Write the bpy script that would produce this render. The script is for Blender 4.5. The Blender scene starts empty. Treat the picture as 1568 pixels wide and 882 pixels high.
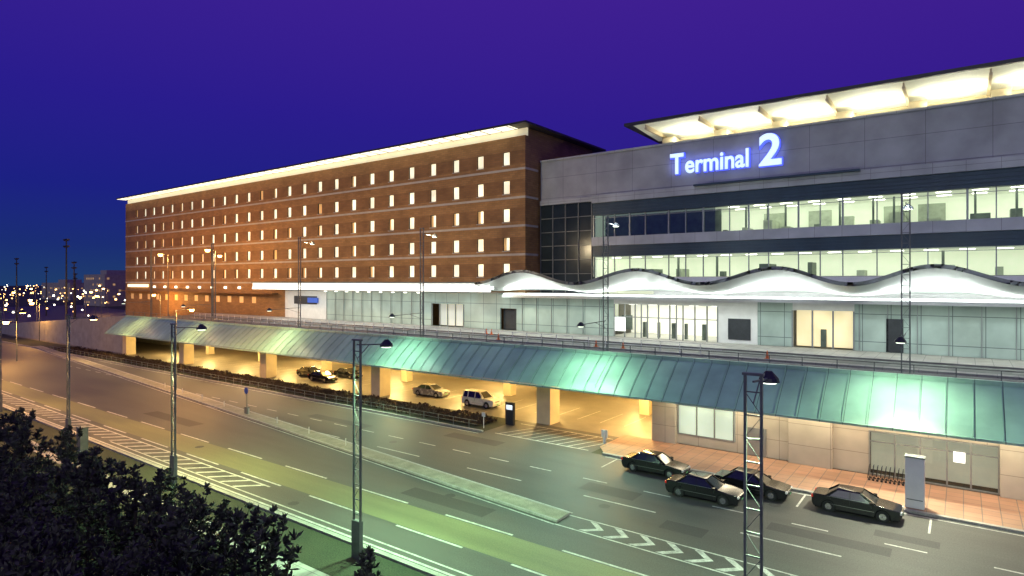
import bpy, bmesh, math, random
from mathutils import Vector, Matrix
random.seed(7)
scene = bpy.context.scene
scene.view_settings.view_transform = 'Standard'
try: scene.view_settings.look = 'None'
except Exception: pass
scene.view_settings.exposure = 0
COL = scene.collection

# ------------------------------------------------------------------ materials
def nt(m): 
    m.use_nodes = True
    return m.node_tree
def mat(name, col, rough=0.7, var=0.2, scale=1.0, metal=0.0, bump=0.0, stretch=(1,1,1), col2=None, emis=None, es=0.0, spec=0.5, fine=0.0):
    m = bpy.data.materials.new(name); t = nt(m); n = t.nodes; l = t.links
    b = n['Principled BSDF']
    b.inputs['Roughness'].default_value = rough
    b.inputs['Metallic'].default_value = metal
    b.inputs['Specular IOR Level'].default_value = spec
    tc = n.new('ShaderNodeTexCoord'); mp = n.new('ShaderNodeMapping')
    mp.inputs['Scale'].default_value = stretch
    l.new(tc.outputs['Object'], mp.inputs['Vector'])
    nz = n.new('ShaderNodeTexNoise'); nz.inputs['Scale'].default_value = scale
    nz.inputs['Detail'].default_value = 6; nz.inputs['Roughness'].default_value = 0.65
    l.new(mp.outputs[0], nz.inputs['Vector'])
    r = n.new('ShaderNodeValToRGB')
    c2 = col2 if col2 else tuple(min(1, c*(1+var)) for c in col)
    c1 = tuple(c*(1-var) for c in col) if not col2 else col
    r.color_ramp.elements[0].position = 0.3; r.color_ramp.elements[1].position = 0.72
    r.color_ramp.elements[0].color = (*c1, 1); r.color_ramp.elements[1].color = (*c2, 1)
    l.new(nz.outputs['Fac'], r.inputs['Fac'])
    out = r.outputs['Color']
    if fine > 0:
        n2 = n.new('ShaderNodeTexNoise'); n2.inputs['Scale'].default_value = 14; n2.inputs['Detail'].default_value = 3
        l.new(tc.outputs['Object'], n2.inputs['Vector'])
        mr = n.new('ShaderNodeMapRange'); mr.inputs[1].default_value=.3; mr.inputs[2].default_value=.7
        mr.inputs[3].default_value = 1-fine; mr.inputs[4].default_value = 1+fine
        l.new(n2.outputs['Fac'], mr.inputs[0])
        mx = n.new('ShaderNodeVectorMath'); mx.operation = 'SCALE'
        l.new(out, mx.inputs[0]); l.new(mr.outputs[0], mx.inputs['Scale']); out = mx.outputs[0]
    l.new(out, b.inputs['Base Color'])
    rr = n.new('ShaderNodeMapRange'); rr.inputs[3].default_value = max(0.02, rough-0.1); rr.inputs[4].default_value = min(1, rough+0.12)
    l.new(nz.outputs['Fac'], rr.inputs[0]); l.new(rr.outputs[0], b.inputs['Roughness'])
    if bump > 0:
        bp = n.new('ShaderNodeBump'); bp.inputs['Strength'].default_value = bump; bp.inputs['Distance'].default_value = 0.05
        l.new(nz.outputs['Fac'], bp.inputs['Height']); l.new(bp.outputs[0], b.inputs['Normal'])
    if emis:
        b.inputs['Emission Color'].default_value = (*emis, 1); b.inputs['Emission Strength'].default_value = es
    return m

def brickmat(name, c1, c2, mortar, bw, bh, axes='xz', msize=0.02, rough=0.7, offset=0.5, big=None, spec=.4, metal=0):
    m = bpy.data.materials.new(name); t = nt(m); n = t.nodes; l = t.links
    b = n['Principled BSDF']; b.inputs['Roughness'].default_value = rough
    b.inputs['Specular IOR Level'].default_value = spec; b.inputs['Metallic'].default_value = metal
    tc = n.new('ShaderNodeTexCoord'); sp = n.new('ShaderNodeSeparateXYZ'); cb = n.new('ShaderNodeCombineXYZ')
    l.new(tc.outputs['Object'], sp.inputs[0])
    if axes == 'xz':
        ad = n.new('ShaderNodeMath'); ad.operation = 'ADD'
        l.new(sp.outputs['X'], ad.inputs[0]); l.new(sp.outputs['Y'], ad.inputs[1])
        l.new(ad.outputs[0], cb.inputs[0]); l.new(sp.outputs['Z'], cb.inputs[1])
    else:
        l.new(sp.outputs['X'], cb.inputs[0]); l.new(sp.outputs['Y'], cb.inputs[1])
    br = n.new('ShaderNodeTexBrick'); br.inputs['Scale'].default_value = 1
    br.inputs['Brick Width'].default_value = bw; br.inputs['Row Height'].default_value = bh
    br.inputs['Mortar Size'].default_value = msize; br.offset = offset
    br.inputs['Color1'].default_value = (*c1, 1); br.inputs['Color2'].default_value = (*c2, 1); br.inputs['Mortar'].default_value = (*mortar, 1)
    l.new(cb.outputs[0], br.inputs['Vector'])
    nz = n.new('ShaderNodeTexNoise'); nz.inputs['Scale'].default_value = 0.35; nz.inputs['Detail'].default_value = 8
    l.new(tc.outputs['Object'], nz.inputs['Vector'])
    mr = n.new('ShaderNodeMapRange'); mr.inputs[1].default_value=.3; mr.inputs[2].default_value=.7; mr.inputs[3].default_value = .8; mr.inputs[4].default_value = 1.18
    l.new(nz.outputs['Fac'], mr.inputs[0])
    mx = n.new('ShaderNodeVectorMath'); mx.operation = 'SCALE'
    l.new(br.outputs['Color'], mx.inputs[0]); l.new(mr.outputs[0], mx.inputs['Scale'])
    l.new(mx.outputs[0], b.inputs['Base Color'])
    return m

def emat(name, col, s, var=0.0, scale=1.0):
    m = bpy.data.materials.new(name); t = nt(m); n = t.nodes; l = t.links
    b = n['Principled BSDF']; b.inputs['Base Color'].default_value = (*[min(.8, c*.8) for c in col], 1); b.inputs['Roughness'].default_value = .6
    b.inputs['Emission Color'].default_value = (*col, 1); b.inputs['Emission Strength'].default_value = s
    if var > 0:
        tc = n.new('ShaderNodeTexCoord'); nz = n.new('ShaderNodeTexNoise'); nz.inputs['Scale'].default_value = scale
        l.new(tc.outputs['Object'], nz.inputs['Vector'])
        mr = n.new('ShaderNodeMapRange'); mr.inputs[1].default_value=.3; mr.inputs[2].default_value=.7
        mr.inputs[3].default_value = s*(1-var); mr.inputs[4].default_value = s*(1+var)
        l.new(nz.outputs['Fac'], mr.inputs[0]); l.new(mr.outputs[0], b.inputs['Emission Strength'])
    return m

def glassmat(name, tint=(.8,.9,.9), refl=.12, rough=.03):
    m = bpy.data.materials.new(name); t = nt(m); n = t.nodes; l = t.links
    for x in list(n):
        if x.type == 'BSDF_PRINCIPLED': n.remove(x)
    o = [x for x in n if x.type == 'OUTPUT_MATERIAL'][0]
    tr = n.new('ShaderNodeBsdfTransparent'); tr.inputs[0].default_value = (*tint, 1)
    gl = n.new('ShaderNodeBsdfGlossy'); gl.inputs['Roughness'].default_value = rough
    fr = n.new('ShaderNodeFresnel'); fr.inputs[0].default_value = 1.5
    ad = n.new('ShaderNodeMath'); ad.operation = 'ADD'; ad.inputs[1].default_value = refl; ad.use_clamp = True
    l.new(fr.outputs[0], ad.inputs[0])
    mx = n.new('ShaderNodeMixShader'); l.new(ad.outputs[0], mx.inputs[0]); l.new(tr.outputs[0], mx.inputs[1]); l.new(gl.outputs[0], mx.inputs[2])
    l.new(mx.outputs[0], o.inputs[0])
    return m

M = {}
M['asphalt'] = mat('asphalt', (.068,.068,.062), .62, .34, .35, stretch=(.15,1,1), fine=.28, bump=.12)
M['asphalt_patch'] = mat('asphalt_patch', (.045,.045,.043), .7, .2, .8, fine=.3)
M['parkfloor'] = mat('parking_floor', (.17,.155,.13), .5, .3, .4, fine=.15)
M['asphalt_buff_glow'] = mat('asphalt_buff_glow', (.13,.135,.068), .6, .3, .5, stretch=(.1,1,1), fine=.2)  # yellow-green lane colour with headlamp trail glow painted in
M['deck_asphalt'] = mat('deck_asphalt', (.11,.11,.10), .6, .2, .4, stretch=(.2,1,1), fine=.2)
M['grass'] = mat('grass', (.022,.032,.016), .95, .45, .6, fine=.55, bump=.5, col2=(.045,.05,.026))
M['paint'] = mat('road_paint', (.26,.26,.24), .65, .18, 2.2, fine=.25, col2=(.66,.66,.62))
M['kerb'] = mat('kerb_concrete', (.33,.32,.29), .8, .25, 1.5, fine=.2)
M['median'] = mat('median_concrete', (.27,.26,.2), .85, .3, 1.0, fine=.25)
M['brickpave'] = brickmat('brick_paving', (.42,.23,.15), (.34,.20,.13), (.2,.15,.12), .9, .9, 'xy', .03, offset=0)
M['pave'] = brickmat('concrete_paving', (.36,.34,.31), (.31,.30,.28), (.2,.2,.19), 1.2, 1.2, 'xy', .03, offset=0)
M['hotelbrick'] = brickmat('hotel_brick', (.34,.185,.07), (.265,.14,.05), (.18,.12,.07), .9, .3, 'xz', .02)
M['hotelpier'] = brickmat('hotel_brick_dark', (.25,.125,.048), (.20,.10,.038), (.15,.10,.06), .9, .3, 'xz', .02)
M['band'] = mat('stone_band', (.42,.39,.35), .75, .15, .8)
M['roofdark'] = mat('dark_roof_metal', (.05,.05,.055), .45, .2, .5, metal=.3)
M['greypanel'] = brickmat('grey_wall_panel', (.35,.36,.38), (.33,.345,.365), (.17,.17,.19), 5.2, 2.85, 'xz', .025, offset=0, rough=.42)
M['ltband'] = brickmat('light_band_panel', (.42,.44,.45), (.39,.41,.42), (.2,.2,.2), 2.6, 5, 'xz', .02, offset=0, rough=.4)
M['dkband'] = mat('dark_louvre', (.025,.055,.085), .45, .25, .6)
M['mullion'] = mat('aluminium_mullion', (.30,.32,.32), .4, .1, 1, metal=.5)
M['dkmetal'] = mat('dark_metal', (.05,.055,.06), .45, .2, 2, metal=.4)
M['galv'] = mat('galvanised_steel', (.17,.185,.18), .5, .25, 2, metal=.3)
M['glass'] = glassmat('clear_glass', (.9,.95,.92), .05)
M['darkglass'] = mat('dark_curtain_glass', (.02,.03,.035), .2, .3, .3, spec=.25)
M['dimglass'] = glassmat('tinted_glass', (.35,.42,.42), .15)
M['skirt'] = brickmat('copper_green_cladding', (.36,.60,.45), (.33,.56,.42), (.10,.16,.13), 1.45, 50, 'xy', .02, offset=0, rough=.42, spec=.4)
M['concrete'] = mat('concrete', (.36,.34,.30), .8, .2, .6, fine=.1)
M['beige'] = brickmat('beige_wall_panel', (.46,.42,.35), (.43,.39,.33), (.22,.2,.17), 3.2, 1.6, 'xz', .02, offset=0)
M['cream'] = mat('cream_render', (.66,.55,.36), .8, .12, .5)
M['tealpanel'] = brickmat('frosted_teal_panel', (.40,.49,.44), (.36,.45,.41), (.12,.15,.15), 2.4, 2.7, 'xz', .035, offset=0, rough=.3)
M['canopy'] = mat('canopy_metal', (.64,.67,.65), .38, .08, .6, metal=.25)
M['canopytop'] = mat('canopy_roof_metal', (.12,.16,.17), .4, .2, .6, metal=.3)
M['white'] = mat('white_panel', (.7,.7,.68), .5, .08, 1)
M['intwall'] = mat('interior_wall', (.7,.72,.62), .8, .12, .4, emis=(.92,1,.72), es=.55)  # wall emits by itself, standing in for part of the room lighting
M['intceil'] = mat('interior_ceiling', (.7,.72,.65), .8, .08, .5, emis=(.92,1,.72), es=.3)  # ceiling surface glows too, on top of its light panels
M['intfloor'] = mat('interior_floor', (.4,.4,.36), .5, .1, .5)
M['ceillight'] = emat('ceiling_light', (1,.98,.85), 6)
M['furn'] = mat('office_furniture', (.12,.15,.12), .6, .4, .8)
M['furn2'] = mat('office_furniture_pale', (.4,.45,.35), .6, .3, .8)
M['winlit'] = emat('lit_curtain', (1,.92,.66), 1.0, .4, .35)
M['windim'] = emat('dim_curtain', (1,.62,.25), .28, .4, .5)
M['warmstrip'] = emat('warm_cove_glow', (1,.94,.7), 1.6, .25, .5)
M['frieze'] = mat('glowing_frieze', (.75,.70,.55), .7, .1, 1, emis=(1,.9,.58), es=.42)  # cove lighting on the frieze is put in as its own emission
M['ledwhite'] = emat('canopy_led', (.94,1,.95), 2.4, .15, .6)
M['softwhite'] = mat('lit_white_fascia', (.8,.82,.8), .5, .08, .7, emis=(.92,1,.95), es=.85)
M['signface'] = emat('sign_letter_face', (.66,.84,1), 1.05)
M['signblue'] = emat('sign_letter_return', (.08,.12,1), 1.3)
M['sodium'] = emat('sodium_lamp', (1,.5,.12), 30)
M['lampw'] = emat('lamp_lens', (.9,1,.8), 3)
M['sofflight'] = emat('soffit_light', (1,.95,.75), 5)
M['underlight'] = emat('parking_tube_light', (1,.75,.3), 7)
M['warmroom'] = emat('warm_room', (1,.85,.5), .75, .2, .5)
M['trunk'] = mat('bark', (.07,.055,.045), .9, .3, 4)
M['needle'] = mat('pine_foliage', (.045,.055,.035), .75, .5, 1.6, col2=(.12,.12,.085))
M['fartree'] = mat('distant_foliage', (.012,.022,.012), .85, .5, .1, col2=(.04,.055,.028))
M['hedge'] = mat('hedge_foliage', (.04,.026,.018), .9, .5, 1.0, col2=(.08,.052,.034))
M['blackpaint'] = mat('black_car_paint', (.008,.008,.010), .14, .1, 1, spec=.7)
M['silverpaint'] = mat('silver_car_paint', (.35,.35,.34), .25, .1, 1, metal=.4)
M['whitepaint'] = mat('white_car_paint', (.7,.68,.62), .25, .05, 1)
M['carglass'] = mat('car_glass', (.012,.015,.018), .05, .1, 1, spec=1)
M['tyre'] = mat('tyre_rubber', (.02,.02,.02), .85, .2, 3)
M['chrome'] = mat('chrome', (.6,.6,.6), .15, .05, 1, metal=1)
M['taill'] = mat('tail_lamp', (.35,.02,.02), .2, .1, 1, emis=(1,.05,.02), es=.25)
M['headl'] = mat('head_lamp', (.6,.6,.6), .1, .1, 1, spec=1)
M['plate'] = mat('number_plate', (.1,.35,.15), .5, .1, 1)
M['orange'] = mat('orange_plastic', (.7,.15,.03), .5, .1, 1)
M['screen'] = emat('display_screen', (.8,.9,1), .9, .3, 3)

# ------------------------------------------------------------------ geometry helpers
class Geo:
    def __init__(s): s.v = []; s.f = []
    def quad(s, a, b, c, d):
        i = len(s.v); s.v += [a, b, c, d]; s.f.append((i, i+1, i+2, i+3))
    def poly(s, pts):
        i = len(s.v); s.v += list(pts); s.f.append(tuple(range(i, i+len(pts))))
    def box(s, x0, x1, y0, y1, z0, z1):
        i = len(s.v)
        s.v += [(x0,y0,z0),(x1,y0,z0),(x1,y1,z0),(x0,y1,z0),(x0,y0,z1),(x1,y0,z1),(x1,y1,z1),(x0,y1,z1)]
        s.f += [(i,i+3,i+2,i+1),(i+4,i+5,i+6,i+7),(i,i+1,i+5,i+4),(i+1,i+2,i+6,i+5),(i+2,i+3,i+7,i+6),(i+3,i,i+4,i+7)]
        return s
    def beam(s, p, q, w, h=None):
        h = h or w; p = Vector(p); q = Vector(q); d = (q-p).normalized()
        up = Vector((0,0,1)) if abs(d.z) < .95 else Vector((0,1,0))
        a = d.cross(up).normalized()*w/2; b = a.cross(d).normalized()*h/2
        i = len(s.v)
        for c in (p, q):
            s.v += [tuple(c-a-b), tuple(c+a-b), tuple(c+a+b), tuple(c-a+b)]
        s.f += [(i,i+1,i+2,i+3),(i+7,i+6,i+5,i+4),(i,i+4,i+5,i+1),(i+1,i+5,i+6,i+2),(i+2,i+6,i+7,i+3),(i+3,i+7,i+4,i)]
    def cyl(s, p, q, r1, r2=None, n=10, caps=True):
        r2 = r1 if r2 is None else r2
        p = Vector(p); q = Vector(q); d = (q-p).normalized()
        up = Vector((0,0,1)) if abs(d.z) < .95 else Vector((0,1,0))
        a = d.cross(up).normalized(); b = a.cross(d).normalized()
        i = len(s.v)
        for c, r in ((p, r1), (q, r2)):
            for k in range(n):
                t = 2*math.pi*k/n; s.v.append(tuple(c + (a*math.cos(t)+b*math.sin(t))*r))
        for k in range(n):
            s.f.append((i+k, i+(k+1)%n, i+n+(k+1)%n, i+n+k))
        if caps:
            s.f.append(tuple(i+k for k in reversed(range(n)))); s.f.append(tuple(i+n+k for k in range(n)))
    def done(s, name, m, parent=None, smooth=False, local=False, bevel=0):
        me = bpy.data.meshes.new(name)
        off = (0,0,0)
        if parent is not None and not local: off = parent.location
        me.from_pydata([(x-off[0], y-off[1], z-off[2]) for x, y, z in s.v], [], s.f)
        me.materials.append(m); me.update()
        bm = bmesh.new(); bm.from_mesh(me); bmesh.ops.recalc_face_normals(bm, faces=bm.faces); bm.to_mesh(me); bm.free()
        if smooth:
            for p in me.polygons: p.use_smooth = True
            try: me.set_sharp_from_angle(angle=math.radians(35))
            except Exception: pass
        o = bpy.data.objects.new(name, me); COL.objects.link(o)
        if parent is not None: o.parent = parent
        if bevel:
            b = o.modifiers.new('bevel', 'BEVEL'); b.width = bevel; b.segments = 3; b.limit_method = 'ANGLE'; b.angle_limit = math.radians(35)
        return o
def root(name, loc=(0,0,0), rz=0):
    e = bpy.data.objects.new(name, None); e.empty_display_size = .5
    e.location = loc; e.rotation_euler = (0,0,rz); COL.objects.link(e); return e
def light(name, kind, loc, energy, col, parent=None, rot=None, size=.3, sx=None, sy=None, spot=120, blend=.6):
    d = bpy.data.lights.new(name, kind); d.energy = energy; d.color = col
    if kind == 'AREA':
        d.shape = 'RECTANGLE'; d.size = sx; d.size_y = sy
    else: d.shadow_soft_size = size
    if kind == 'SPOT': d.spot_size = math.radians(spot); d.spot_blend = blend
    o = bpy.data.objects.new(name, d); COL.objects.link(o)
    if parent is not None:
        o.parent = parent; o.location = Vector(loc)-parent.location
    else: o.location = loc
    if rot: o.rotation_euler = rot
    return o

# ------------------------------------------------------------------ world
w = bpy.data.worlds.new('World'); scene.world = w; w.use_nodes = True
n = w.node_tree.nodes; l = w.node_tree.links
bg = n['Background']; bg.inputs['Strength'].default_value = 1.0
tc = n.new('ShaderNodeTexCoord'); sp = n.new('ShaderNodeSeparateXYZ'); l.new(tc.outputs['Generated'], sp.inputs[0])
rp = n.new('ShaderNodeValToRGB'); l.new(sp.outputs['Z'], rp.inputs['Fac'])
e = rp.color_ramp.elements
e[0].position = 0.0; e[0].color = (.013,.045,.15,1)
e[1].position = 1.0; e[1].color = (.035,.014,.2,1)
for p, c in ((.05,(.010,.027,.175,1)), (.13,(.011,.015,.225,1)), (.25,(.021,.012,.265,1)), (.42,(.042,.014,.285,1))):
    x = e.new(p); x.color = c
mr = n.new('ShaderNodeMapRange'); mr.inputs[1].default_value=-1; mr.inputs[2].default_value=.3; mr.inputs[3].default_value=0; mr.inputs[4].default_value=.018
l.new(sp.outputs['X'], mr.inputs[0])
cb = n.new('ShaderNodeCombineXYZ'); l.new(mr.outputs[0], cb.inputs[0])
ad = n.new('ShaderNodeVectorMath'); ad.operation='ADD'; l.new(rp.outputs[0], ad.inputs[0]); l.new(cb.outputs[0], ad.inputs[1])
l.new(ad.outputs[0], bg.inputs['Color'])
sd = bpy.data.lights.new('afterglow_sun', 'SUN'); sd.energy = .42; sd.angle = math.radians(40); sd.color = (.92,.95,.88)
so = bpy.data.objects.new('afterglow_sun', sd); COL.objects.link(so); so.rotation_euler = (math.radians(62), 0, math.radians(10))

# ------------------------------------------------------------------ camera
cd = bpy.data.cameras.new('camera'); cam = bpy.data.objects.new('camera', cd); COL.objects.link(cam); scene.camera = cam
cam.location = (0,0,14); cam.rotation_euler = (math.radians(90), 0, math.radians(36.4))
cd.sensor_width = 36; cd.lens = 21.53; cd.shift_y = -.0064; cd.clip_end = 6000; cd.clip_start = .1

# ------------------------------------------------------------------ ground, roads
g = Geo(); g.box(-2500,1500,-800,2500,-1,0); g.done('ground', M['grass'])
def ymed(x):
    pts = [(-400,66),(-160,45.2),(-105,39.6),(-75,36.6),(-52.5,34.4),(-32.5,32.3),(-19,30.9),(80,30.9)]
    for (a,b),(c,d) in zip(pts, pts[1:]):
        if x <= c: return b+(d-b)*(x-a)/(c-a)
    return 30.9
g = Geo(); g.box(-420,140,21.4,44.1,-.3,.004); g.done('road', M['asphalt'])
g = Geo(); g.quad((-420,44.1,.006),(-36,44.1,.006),(-36,50,.006),(-420,50,.006))
g.done('planting_bed_ground', M['grass'])
g = Geo(); g.quad((-36,44.1,.008),(-24.5,44.1,.008),(-24.5,50,.008),(-36,50,.008)); g.done('driveway_road', M['asphalt'])
g = Geo(); g.quad((-200,50,.008),(-21.9,50,.008),(-21.9,72,.008),(-200,72,.008)); g.done('parking_pavement', M['parkfloor'])
g = Geo(); g.quad((-230,24.5,.008),(90,24.5,.008),(90,27.05,.008),(-230,27.05,.008)); g.done('buff_lane_glow', M['asphalt_buff_glow'])
g = Geo()
for (x,y,a,b) in ((-30,28.2,7,1.4),(-47,22.9,5,1.1),(-21,36,4,1.6),(-55,38.6,9,1.2),(-9,36.4,6,1.2),(-14,33,2.5,1.3),(-70,29,10,1.5),(-38,41,6,1.5),(-4,39.0,3,1)): g.quad((x,y,.0085),(x+a,y,.0085),(x+a,y+b,.0085),(x,y+b,.0085))
for (x,y) in ((-27,29.8),(-18,34.1),(-40,36.8),(-9.5,40.6),(-52,26.0),(-34,22.9)):
    g.poly([(x+.36*math.cos(t*math.pi/8),y+.36*math.sin(t*math.pi/8),.0095) for t in range(16)])
g.done('road_patches', M['asphalt_patch'])
# median island
g = Geo(); k = Geo()
xs = [-160+ i*4.7 for i in range(31)]; xs[-1] = -19
for a, b in zip(xs, xs[1:]):
    for (x0,x1,hw,z,G) in ((a,b,.75,.14,k),(a,b,.58,.15,g)):
        ya, yb = ymed(x0), ymed(x1)
        G.quad((x0,ya-hw,z),(x1,yb-hw,z),(x1,yb+hw,z),(x0,ya+hw,z))
        G.quad((x0,ya-hw,0),(x1,yb-hw,0),(x1,yb-hw,z),(x0,ya-hw,z)); G.quad((x0,ya+hw,0),(x1,yb+hw,0),(x1,yb+hw,z),(x0,ya+hw,z))
k.quad((-19,30.15,0),(-19,31.65,0),(-19,31.65,.14),(-19,30.15,.14))
R = root('median_island', (-90,36,0)); k.done('kerb', M['kerb'], R); g.done('paving', M['median'], R)
R = root('road_kerb', (-30,21,0))
g = Geo(); g.box(-420,140,21.1,21.4,-.1,.14); g.box(-420,-36,44.1,44.35,-.1,.14); g.done('kerb_stones', M['kerb'], R)
R = root('pavement', (0,46,0))
g = Geo(); g.box(-23.5,140,44.4,50.6,-.1,.14); g.poly([(-23.5,44.4,.14),(-23.5,50.6,.14),(-24.6,50.6,.14),(-24.6,45.8,.14)]); g.done('brick_paving', M['brickpave'], R)
g = Geo(); g.box(-23.5,140,44.1,44.4,-.1,.15); g.done('kerb_stones', M['kerb'], R)
g = Geo(); g.quad((-200,17.2,.006),(60,17.2,.006),(60,18.3,.006),(-200,18.3,.006)); g.done('footpath', M['pave'])

# markings
g = Geo(); Z = .013
def line(x0,x1,y,wd=.15): g.quad((x0,y-wd/2,Z),(x1,y-wd/2,Z),(x1,y+wd/2,Z),(x0,y+wd/2,Z))
line(-400,140,21.75,.16); line(-60,140,22.25,.12)
for y in (24.35, 27.2):
    x = -182 + (0 if y < 25 else 1.2)
    while x < 60: line(x, x+5, y, .15); x += 8.2
x = -150
while x < 60:
    if x > -75: line(x, x+5, 35.0, .15)
    x += 10
x = -120
while x < 60: line(x, x+1.9, 38.1, .14); x += 3.9 if x < -27 else 4.6
line(-160,-36,43.6,.14); line(-23,100,43.75,.12)
for a,b in zip(xs,xs[1:]):
    for s in (-1,1):
        ya, yb = ymed(a)+s*1.05, ymed(b)+s*1.05
        g.quad((a,ya-.06,Z),(b,yb-.06,Z),(b,yb+.06,Z),(a,ya+.06,Z))
g.quad((-19,29.85,Z),(20,28.9,Z),(20,29.0,Z),(-19,29.97,Z)); g.quad((-19,31.5,Z),(20,31.1,Z),(20,31.2,Z),(-19,31.62,Z))
x = -17.5
while x < 12:
    yl = 30.05 - (x+19)*.025; yh = 31.45-(x+19)*.0105
    ym_ = (yl+yh)/2
    g.poly([(x,yl,Z+.001),(x+.45,yl,Z+.001),(x+1.25,ym_,Z+.001),(x+.8,ym_,Z+.001)]); g.poly([(x+.8,ym_,Z+.001),(x+1.25,ym_,Z+.001),(x+.45,yh,Z+.001),(x,yh,Z+.001)])
    x += 1.55
x = -110
while x < -40:
    g.poly([(x,22.35,Z+.001),(x+.34,22.35,Z+.001),(x+1.75,23.7,Z+.001),(x+1.4,23.7,Z+.001)]); x += 1.7
line(-112,-38,23.78,.14)
for i in range(9):
    x = -34.5+i*1.05; g.poly([(x,44.6,Z),(x+.12,44.6,Z),(x+1.8,48.8,Z),(x+1.68,48.8,Z)])
g.quad((-34.8,44.5,Z+.001),(-25,44.5,Z+.001),(-25,44.65,Z+.001),(-34.8,44.65,Z+.001))
g.quad((-35,48.9,Z+.001),(-25,48.9,Z+.001),(-25,49.05,Z+.001),(-35,49.05,Z+.001))
for x in (-22,-15.2,-8.4,-1.6,5.2,12): g.quad((x,41.1,Z+.001),(x+.12,41.1,Z+.001),(x+.12,43.7,Z+.001),(x,43.7,Z+.001))
g.done('road_markings', M['paint'])
g = Geo()
for i in range(40):
    x = -120+i*2.6
    if x < -24: g.quad((x,54,.014),(x+.1,54,.014),(x+.1,59,.014),(x,59,.014))
g.done('parking_bay_markings', M['paint'])

# ------------------------------------------------------------------ elevated roadway
R = root('elevated_roadway', (-40,58,0))
g = Geo(); g.box(-130,140,50.9,72,6.1,7.0); g.done('deck_slab', M['deck_asphalt'], R)
g = Geo(); g.box(-130,-22,48.0,72,4.75,4.95); g.box(-22,140,48.0,50.5,4.75,4.95)
for i in range(22):
    x = -128+i*5
    if x < -24: g.box(x,x+.5,50.9,72,4.4,4.74)
g.done('soffit', M['cream'], R)
g = Geo(); N = 6
def skirt(x0,x1,dy,dz):
    prev = None
    for i in range(N+1):
        t = i/N; y = 47.4+dy + 3.6*t; z = 4.38+dz + 3.0*(t**.9)
        if prev: g.quad((x0,prev[0],prev[1]),(x1,prev[0],prev[1]),(x1,y,z),(x0,y,z))
        prev = (y,z)
    g.quad((x0,47.4+dy,4.38+dz),(x1,47.4+dy,4.38+dz),(x1,48.0+dy,4.72),(x0,48.0+dy,4.72))
skirt(-130,-26.1,0,0); skirt(-26.06,140,-.04,-.03)
g.done('skirt_cladding', M['skirt'], R, smooth=True)
g = Geo()
for x in [ -130+1.45*i for i in range(186)]:
    prev=None
    for i in range(N+1):
        t=i/N
        q=(x,47.37+3.6*t-.03,4.41+3.0*(t**.9)+.012)
        if prev: g.beam(prev,q,.035,.045)
        prev=q
g.box(-130,140,50.75,51.1,7.2,7.5); g.box(-130,140,47.18,47.35,4.2,4.36)
g.done('standing_seams', M['skirt'], R)
g = Geo()
x = -130
while x < 60:
    g.box(x-.03,x+.03,51.2,51.26,7.0,8.15); x += 2.4
g.box(-130,60,51.2,51.26,8.12,8.18); g.box(-130,60,51.21,51.25,7.75,7.79)
g.done('edge_railing', M['galv'], R)
g = Geo()
for x in (-33.2,-57.7,-82,-106.5,-129): g.box(x-.8,x+.8,50.2,51.9,0,4.75)
for x in (-27,-45,-63,-81,-99,-117): g.box(x-.55,x+.55,60,61.1,0,4.75)
g.done('columns', M['cream'], R)
g = Geo(); g.box(-130,-22,70.5,71,0.01,4.74); g.done('rear_wall', M['cream'], R)
g = Geo()
for i in range(17):
    x = -125+i*6.2
    for y in (52.8,57,64): g.box(x,x+1.6,y,y+.15,4.25,4.35)
g.done('tube_lights', M['underlight'], R)
for i in range(9):
    light('parking_light','POINT',(-121+i*12,56.2,3.7),2300,(1,.68,.24),R,size=.5)
for x in (-30,-50,-70,-90): light('parking_light','POINT',(x,65,3.7),1700,(1,.68,.24),R,size=.5)
light('parking_light','POINT',(-26.5,52.5,4.0),800,(1,.6,.25),R,size=.4)
g = Geo()
g.quad((-130,51,7),(-130,63,7),(-235,63,.4),(-235,51,.4)); g.quad((-130,51,0),(-130,51,7.4),(-235,51,.9),(-235,51,0)); g.quad((-130,63,0),(-130,63,7),(-235,63,.4),(-235,63,0))
g.done('ramp', M['concrete'], R)
g = Geo(); g.box(-130,140,62.8,68.9,7.0,7.16); g.box(-118,140,56.6,57.6,7.0,7.16); g.done('deck_pavement', M['pave'], R)
g = Geo()
for y in (53.9,60.2):
    x=-125
    while x<60: g.quad((x,y-.07,7.006),(x+4,y-.07,7.006),(x+4,y+.07,7.006),(x,y+.07,7.006)); x+=8
for y in (51.9,56.2,58.0,62.4): g.quad((-128,y-.07,7.006),(90,y-.07,7.006),(90,y+.07,7.006),(-128,y+.07,7.006))
g.done('deck_markings', M['paint'], R)
R2 = root('guard_railing', (-70,57,7.16)); g = Geo()
x=-116
while x < -18: g.box(x-.03,x+.03,57.05,57.11,7.16,8.1); x+=2
g.box(-116,-18,57.05,57.11,8.1,8.15); g.box(-116,-18,57.06,57.1,7.6,7.64); g.done('rails', M['white'], R2)
for (x,y) in ((-50,62.2),(-49,62.0),(-28,57.1),(-31,56.9),(-44,57.0),(-14,57.1)):
    R3 = root('traffic_cone',(x,y,7.16)); g=Geo(); g.box(-.2,.2,-.2,.2,0,.04); g.cyl((0,0,.04),(0,0,.72),.15,.03,10); g.done('cone', M['orange'], R3, local=True)

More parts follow.
